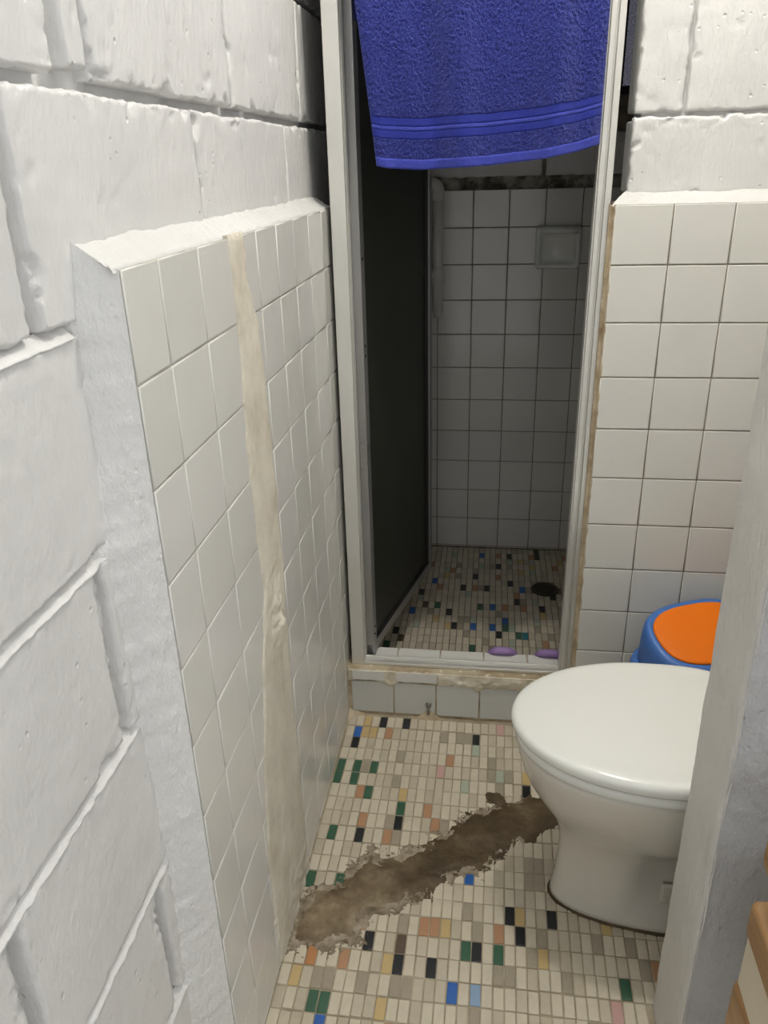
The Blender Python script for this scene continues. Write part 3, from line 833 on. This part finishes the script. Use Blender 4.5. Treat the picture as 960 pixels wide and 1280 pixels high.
# fold over the header and the shorter back fall
vs = []; fs = []; ns = 60; prof = [(0.02, 5.93), (0.06, 6.0), (0.2, 6.04), (0.42, 6.03), (0.56, 5.98), (0.60, 5.8), (0.60, 5.2), (0.60, 4.4), (0.60, 3.6), (.60, 3.2), (.60, 2.98)]
for (y, z) in prof:
    for a in range(ns + 1):
        s = a / ns; x = -5.50 + 4.15 * s
        vs.append(W(x, y + 0.03 * math.sin(s * 19) * (z < 5.8) + 0.02 * N(s * 9, z, 1), z + (0.1 * s if z < 3.2 else 0)))
fs = [(j * (ns + 1) + i, j * (ns + 1) + i + 1, (j + 1) * (ns + 1) + i + 1, (j + 1) * (ns + 1) + i) for j in range(len(prof) - 1) for i in range(ns)]
o = mesh_obj('back_fall', vs, fs, M_TERRY, None, True); sm = o.modifiers.new('th', 'SOLIDIFY'); sm.thickness = 0.006; sm.offset = 0; child(o, towel)

# ---- toilet
toilet = empty('toilet', W(0.2, -4.5, ZF)); tag(toilet, 'white porcelain toilet with closed lid beside the partition', 'toilet')
YT = -4.5
def egg(xf, xb, hw, z, n=56, nf=2.0, nb=2.8, cxr=0.55, sc=1.0, dy=0):
    """ring: front tip xf (towards -X), back xb, half width hw; widest at cxr of the length"""
    cx = xf + (xb - xf) * cxr; out = []
    for k in range(n):
        th = 2 * math.pi * k / n; c, s_ = math.cos(th), math.sin(th)
        e = nf if c < 0 else nb
        a = (cx - xf) if c < 0 else (xb - cx)
        x = cx + a * sc * math.copysign(abs(c) ** (2 / e), c); y = hw * sc * math.copysign(abs(s_) ** (2 / e), s_)
        out.append(W(x, YT + y + dy, z))
    return out
def tpart(name, rings, mat, cap=True):
    m = MB(); m.loft(rings, cap); o = m.build(name, mat, None, True)
    wn = o.modifiers.new('wn', 'WEIGHTED_NORMAL')
    o.modifiers.remove(wn)
    child(o, toilet); return o
# bowl with pedestal: z, front, back, halfwidth
prof = [(-11.05, -1.70, 2.6, .74), (-10.9, -1.69, 2.6, .735), (-10.5, -1.63, 2.6, .70), (-10.1, -1.60, 2.6, .69), (-9.75, -1.60, 2.6, .715), (-9.4, -1.66, 2.5, .82), (-9.1, -1.80, 2.3, .98), (-8.8, -1.99, 2.2, 1.14),
        (-8.5, -2.16, 2.1, 1.27), (-8.2, -2.29, 2.0, 1.36), (-7.95, -2.36, 1.95, 1.405), (-7.78, -2.385, 1.92, 1.425), (-7.71, -2.37, 1.9, 1.41), (-7.68, -2.32, 1.88, 1.37)]
rings = [egg(f, b, h, z, 64, 2.15, 3.0, .52) for z, f, b, h in prof]
# side recess of the pedestal (the trapway hollow)
for ring, (z, f, b, h) in zip(rings, prof):
    for k, v in enumerate(ring):
        x = v.x / S
        t = math.exp(-((x - 0.62) / 0.95) ** 6) * max(0, 1 - ((z + 10.05) / 0.85) ** 4)
        if abs(v.y / S - YT) > 0.3: v.y -= math.copysign(0.33 * t * S, v.y / S - YT)
tpart('bowl', rings, M_PORC)
tpart('seat', [egg(-2.38, 1.5, 1.42, -7.68, 72), egg(-2.43, 1.5, 1.47, -7.64, 72), egg(-2.44, 1.5, 1.48, -7.55, 72), egg(-2.42, 1.5, 1.46, -7.49, 72), egg(-2.36, 1.5, 1.40, -7.47, 72)], M_LID)
tpart('lid', [egg(-2.40, 1.52, 1.45, -7.45, 96), egg(-2.47, 1.55, 1.52, -7.43, 96), egg(-2.50, 1.56, 1.545, -7.38, 96), egg(-2.51, 1.565, 1.55, -7.32, 96), egg(-2.495, 1.56, 1.54, -7.27, 96), egg(-2.46, 1.55, 1.51, -7.235, 96), egg(-2.41, 1.53, 1.47, -7.215, 96), egg(-2.32, 1.50, 1.40, -7.205, 96),
              egg(-2.20, 1.45, 1.30, -7.200, 96), egg(-2.10, 1.42, 1.22, -7.203, 96), egg(-2.03, 1.40, 1.17, -7.197, 96), egg(-1.4, 1.1, .8, -7.18, 96), egg(-.7, .6, .35, -7.17, 96)], M_LID)
for dy in (-.55, .55):
    m = MB(); m.tube([W(1.6, YT + dy - .25, -7.4), W(1.6, YT + dy + .25, -7.4)], 0.013, 14); child(m.build('hinge', M_LID, None, True), toilet)
def rrect(x0, x1, y0, y1, z, r, n=6):
    pts = []
    for cx, cy, a0 in ((x1 - r, y1 - r, 0), (x0 + r, y1 - r, 90), (x0 + r, y0 + r, 180), (x1 - r, y0 + r, 270)):
        for k in range(n + 1):
            a = math.radians(a0 + 90 * k / n); pts.append(W(cx + r * math.cos(a), cy + r * math.sin(a), z))
    return pts
tpart('tank', [rrect(2.05, 3.6, -6.0, -3.0, -7.75, .25), rrect(1.95, 3.65, -6.1, -2.9, -7.6, .3), rrect(1.9, 3.68, -6.15, -2.85, -4.6, .3)], M_PORC)
tpart('tank_lid', [rrect(1.85, 3.70, -6.22, -2.78, -4.58, .3), rrect(1.82, 3.72, -6.25, -2.75, -4.45, .3), rrect(1.85, 3.70, -6.22, -2.78, -4.32, .3), rrect(1.95, 3.6, -6.1, -2.9, -4.27, .25)], M_PORC)
m = MB(); m.tube([W(2.75, YT, -4.28), W(2.75, YT, -4.2)], 0.02, 20); child(m.build('flush_button', M_CHROME, None, True), toilet)
# bolt cap panel on the pedestal side
m = MB(); m.box(0.05, 0.42, -4.99, -4.90, -10.62, -10.2); child(m.build('bolt_cover', M_PORC, None, bevel=0.006), toilet)
# grimy sealant line at the foot
rings = []
R0 = egg(-1.70, 2.6, .74, ZF, 90, 2.15, 3.0, .52); ctr = W(.45, YT, ZF)
def offs(v, d, z): 
    dr = Vector((v.x - ctr.x, v.y - ctr.y, 0)).normalized(); q = v + dr * d * S; q.z = (z - ZF) * S; return q
rings = [[offs(v, -.02, -10.98) for v in R0], [offs(v, .014 + .010 * N(v.x, v.y, 1, 60), -11.015) for v in R0], [offs(v, .03 + .03 * N(v.x, v.y, 2, 30), -11.06) for v in R0]]
o = tpart('sealant', rings, M_CEMENT, False)

# ---- waste bin
bin_ = empty('waste_bin', W(1.3, -1.25, ZF)); tag(bin_, 'blue plastic waste bin with orange swing lid behind the toilet', 'waste bin')
BROT = math.radians(24)
def sup(cx, cy, a, b, z, n=60, e=2.7, tilt=0.0, dy=0.0):
    out = []
    for k in range(n):
        th = 2 * math.pi * k / n; c, s_ = math.cos(th), math.sin(th)
        x = a * math.copysign(abs(c) ** (2 / e), c); y = dy + b * math.copysign(abs(s_) ** (2 / e), s_)
        out.append(W(cx + x * math.cos(BROT) - y * math.sin(BROT), cy + x * math.sin(BROT) + y * math.cos(BROT), z + tilt * y))
    return out
BX, BY = 1.24, -1.33
m = MB(); m.loft([sup(BX, BY, .95, .68, ZF), sup(BX, BY, .98, .71, ZF + .08), sup(BX, BY, 1.22, .86, -8.55), sup(BX, BY, 1.24, .88, -8.4)]); child(m.build('body', M_BLUE, None, True), bin_)
m = MB(); m.loft([sup(BX, BY, 1.24, .87, -8.50), sup(BX, BY, 1.35, .94, -8.44), sup(BX, BY, 1.37, .96, -8.32), sup(BX, BY, 1.34, .93, -8.22), sup(BX, BY, 1.22, .84, -8.22)]); child(m.build('rim', M_BLUE, None, True), bin_)
TL = 0.36
hood = [sup(BX, BY, 1.24, .86, -8.26), sup(BX, BY, 1.235, .86, -8.1, tilt=.05), sup(BX, BY, 1.22, .84, -7.86, tilt=.22), sup(BX, BY, 1.20, .80, -7.68, tilt=TL),
        sup(BX, BY, 1.16, .76, -7.60, tilt=TL), sup(BX, BY, 1.10, .71, -7.575, tilt=TL), sup(BX, BY, 1.065, .67, -7.59, tilt=TL)]
m = MB(); m.loft(hood); child(m.build('hood', M_BLUE, None, True), bin_)
m = MB(); m.loft([sup(BX, BY, 1.055, .655, -7.60, tilt=TL, e=2.6), sup(BX, BY, 1.045, .645, -7.56, tilt=TL, e=2.6), sup(BX, BY, 1.01, .61, -7.545, tilt=TL, e=2.6), sup(BX, BY, .6, .36, -7.535, tilt=TL, e=2.3)])
child(m.build('swing_lid', M_ORANGE, None, True), bin_)

# ---- soap dish on the shower wall
soap = empty('soap_dish', W(-1.25, YEND, -2.1)); tag(soap, 'white ceramic soap dish set into the dark shower wall', 'soap dish')
def rr_y(x0, x1, z0, z1, y, r, n=5):
    pts = []
    for cx, cz, a0 in ((x1 - r, z1 - r, 0), (x0 + r, z1 - r, 90), (x0 + r, z0 + r, 180), (x1 - r, z0 + r, 270)):
        for k in range(n + 1):
            a = math.radians(a0 + 90 * k / n); pts.append(W(cx + r * math.cos(a), y, cz + r * math.sin(a)))
    return pts
x0, x1, z0, z1 = -1.87, -0.63, -2.12, -0.97
m = MB(); m.loft([rr_y(x0, x1, z0, z1, YEND + .02, .1), rr_y(x0, x1, z0, z1, YEND - .16, .1), rr_y(x0 + .04, x1 - .04, z0 + .04, z1 - .04, YEND - .21, .09), rr_y(x0 + .10, x1 - .10, z0 + .09, z1 - .15, YEND - .21, .08),
                  rr_y(x0 + .14, x1 - .14, z0 + .13, z1 - .24, YEND - .16, .08), rr_y(x0 + .20, x1 - .20, z0 + .20, z1 - .30, YEND - .03, .08)]); child(m.build('basin', M_LID, None, True), soap)
m = MB(); m.tube([W(x0 + .1, YEND - .26, z1 - .10), W(x1 - .1, YEND - .26, z1 - .10)], 0.011, 12); child(m.build('top_lip', M_LID, None, True), soap)

# ---- white pipe on the shower wall
pipe = empty('water_pipe', W(-4.62, YEND - .2, -3.4)); tag(pipe, 'white plastic pipe with elbow against the shower wall behind the door', 'pipe')
PX, PY = -4.61, YEND - .20
m = MB(); m.tube([W(PX, PY, -3.3), W(PX, PY, 0.0)], 0.0165, 16); child(m.build('riser', M_PVC, None, True), pipe)
arc = [W(PX - .17 + .17 * math.cos(q), PY, .0 + .17 * math.sin(q)) for q in [k * math.pi / 12 for k in range(7)]]
m = MB(); m.tube([W(PX, PY, -.25)] + arc + [W(PX - .9, PY, .17)], 0.0195, 16); child(m.build('elbow', M_PVC, None, True), pipe)
m = MB(); m.tube([W(PX, PY, -2.5), W(PX, PY, -2.05)], 0.0195, 16); m.tube([W(PX, PY, -2.28), W(PX - .8, PY, -2.28)], 0.0155, 16); child(m.build('tee', M_PVC, None, True), pipe)
m = MB(); m.tube([W(PX + .02, PY - .02, -3.45), W(PX, PY, -3.12)], [0.011, 0.016], 10); child(m.build('end_fitting', M_PVC, None, True), pipe)

# ---- floor drain
drain = empty('floor_drain', W(-1.21, 6.29, ZF)); tag(drain, 'round dark drain cover in the shower floor', 'drain')
def circ(r, z, n=36): return [W(-1.21 + r * math.cos(2 * math.pi * k / n), 6.29 + r * math.sin(2 * math.pi * k / n), z) for k in range(n)]
m = MB(); m.loft([circ(.41, ZF - .02), circ(.41, ZF + .02), circ(.38, ZF + .035), circ(.33, ZF + .03), circ(.32, ZF + .005)]); child(m.build('ring', M_DRAIN, None, True), drain)
for k in range(-3, 4):
    hw = math.sqrt(.30 ** 2 - (k * .085) ** 2)
    m = MB(); m.box(-1.21 - hw, -1.21 + hw, 6.29 + k * .085 - .02, 6.29 + k * .085 + .02, ZF, ZF + .03); child(m.build('grate_bar', M_DRAIN, None), drain)

# ---- purple slippers leaning on the inner side of the curb
def slipper(xc, label):
    e = empty('slipper', W(xc, 1.6, ZF)); tag(e, label, 'slipper', 'purple slippers behind the curb')
    top = Vector((xc, 0.80, -9.60)); bot = Vector((xc, 1.78, -11.0))
    ax = (bot - top); Ls = ax.length; ax.normalize(); nr = Vector((0, 1, 0)); nr = (nr - ax * nr.dot(ax)).normalized()
    def ring(sh, dn):
        out = []
        for k in range(48):
            th = 2 * math.pi * k / 48; c, s_ = math.cos(th), math.sin(th)
            w = (0.42 if c < 0 else 0.42) * sh
            q = top + ax * (Ls / 2 + math.copysign(abs(c) ** .8, c) * Ls / 2 * (1 - (1 - sh) * .4)) + Vector((1, 0, 0)) * w * math.copysign(abs(s_) ** .62, s_) + nr * dn * (1 - 0.88 * abs(s_) ** 3)
            out.append(W(*q))
        return out
    m = MB(); m.loft([ring(.78, -.10), ring(.93, -.07), ring(1, 0), ring(.93, .06), ring(.80, .08)])
    child(m.build('sole', M_PURPLE, None, True), e)
    for sgn in (-1, 1):
        pts = [top + ax * Ls * (.45 + .38 * k / 8) + Vector((sgn * .30 * (1 - k / 8), 0, 0)) + nr * (.10 + .16 * math.sin(math.pi * k / 8)) for k in range(9)]
        m = MB(); m.tube([W(*q) for q in pts], 0.005, 8); child(m.build('strap', M_PURPLE, None, True), e)
slipper(-2.54, 'purple slipper behind the curb, the one farther from the right post')
slipper(-1.46, 'purple slipper behind the curb, half hidden by the right post')

# ---- wooden cabinet in front of the grey wall (lower right)
cab = empty('wooden_cabinet', W(1.2, -10.2, ZF)); tag(cab, 'low wooden cabinet with cream side panel in front of the grey wall', 'cabinet')
X0, X1, Y0, Y1 = -0.15, 3.2, -12.2, -8.55
def cpart(name, mat, *b, bevel=0.012):
    m = MB(); m.box(*b); return child(m.build(name, mat, None, bevel=bevel, seg=3), cab)
cpart('top_board', M_WOOD, X0, X1, Y0, Y1, -6.80, -6.30, bevel=0.009)
cpart('side_panel', M_CREAM, X0 + .03, X1 - .03, Y0 + .06, Y1 - .05, -7.53, -6.80, bevel=0.003)
cpart('lower_rail', M_WOOD, X0, X1, Y0, Y1 + .02, -8.35, -7.53, bevel=0.01)
for x in (X0 + .02, X1 - .4):
    for y in (Y0 + .05, Y1 - .4):
        cpart('leg', M_WOOD, x, x + .36, y, y + .36, ZF, -8.35, bevel=0.006)
# rounded wooden rail standing above the top board
m = MB(); m.box(-.16, X1 - .3, -8.95, -8.55, -5.80, -5.33); child(m.build('back_rail', M_WOOD, None, bevel=0.014, seg=4), cab)
for x in (1.0, 2.4):
    cpart('rail_post', M_WOOD, x, x + .25, -8.9, -8.67, -6.30, -5.78, bevel=0.004)

# ---- ceiling lamp (above the frame)
lamp = empty('ceiling_lamp', W(BULB[0], BULB[1], ZC)); tag(lamp, 'bare round bulb in a white ceiling holder', 'lamp')
m = MB(); m.tube([W(BULB[0], BULB[1], ZC), W(BULB[0], BULB[1], ZC - .3), W(BULB[0], BULB[1], BULB[2] + .35)], [0.05, 0.045, 0.018], 20); child(m.build('holder', M_PVC, None, True), lamp)
M_BULB = bpy.data.materials.new('lit_bulb'); M_BULB.use_nodes = True
nt = M_BULB.node_tree; nt.nodes.remove(nt.nodes['Principled BSDF'])
em = nt.nodes.new('ShaderNodeEmission'); em.inputs[0].default_value = (1.0, 0.965, 0.89, 1); em.inputs[1].default_value = BULB_STRENGTH
nt.links.new(em.outputs[0], nt.nodes['Material Output'].inputs[0])
rb = 0.035; c = W(*BULB); vs = []; fs = []; nu, nv = 20, 12
rings = [[c + Vector((rb * math.sin(math.pi * v / nv) * math.cos(2 * math.pi * u / nu), rb * math.sin(math.pi * v / nv) * math.sin(2 * math.pi * u / nu), rb * math.cos(math.pi * v / nv))) for u in range(nu)] for v in range(1, nv)]
m = MB(); m.loft(rings); child(m.build('bulb', M_BULB, None, True), lamp)
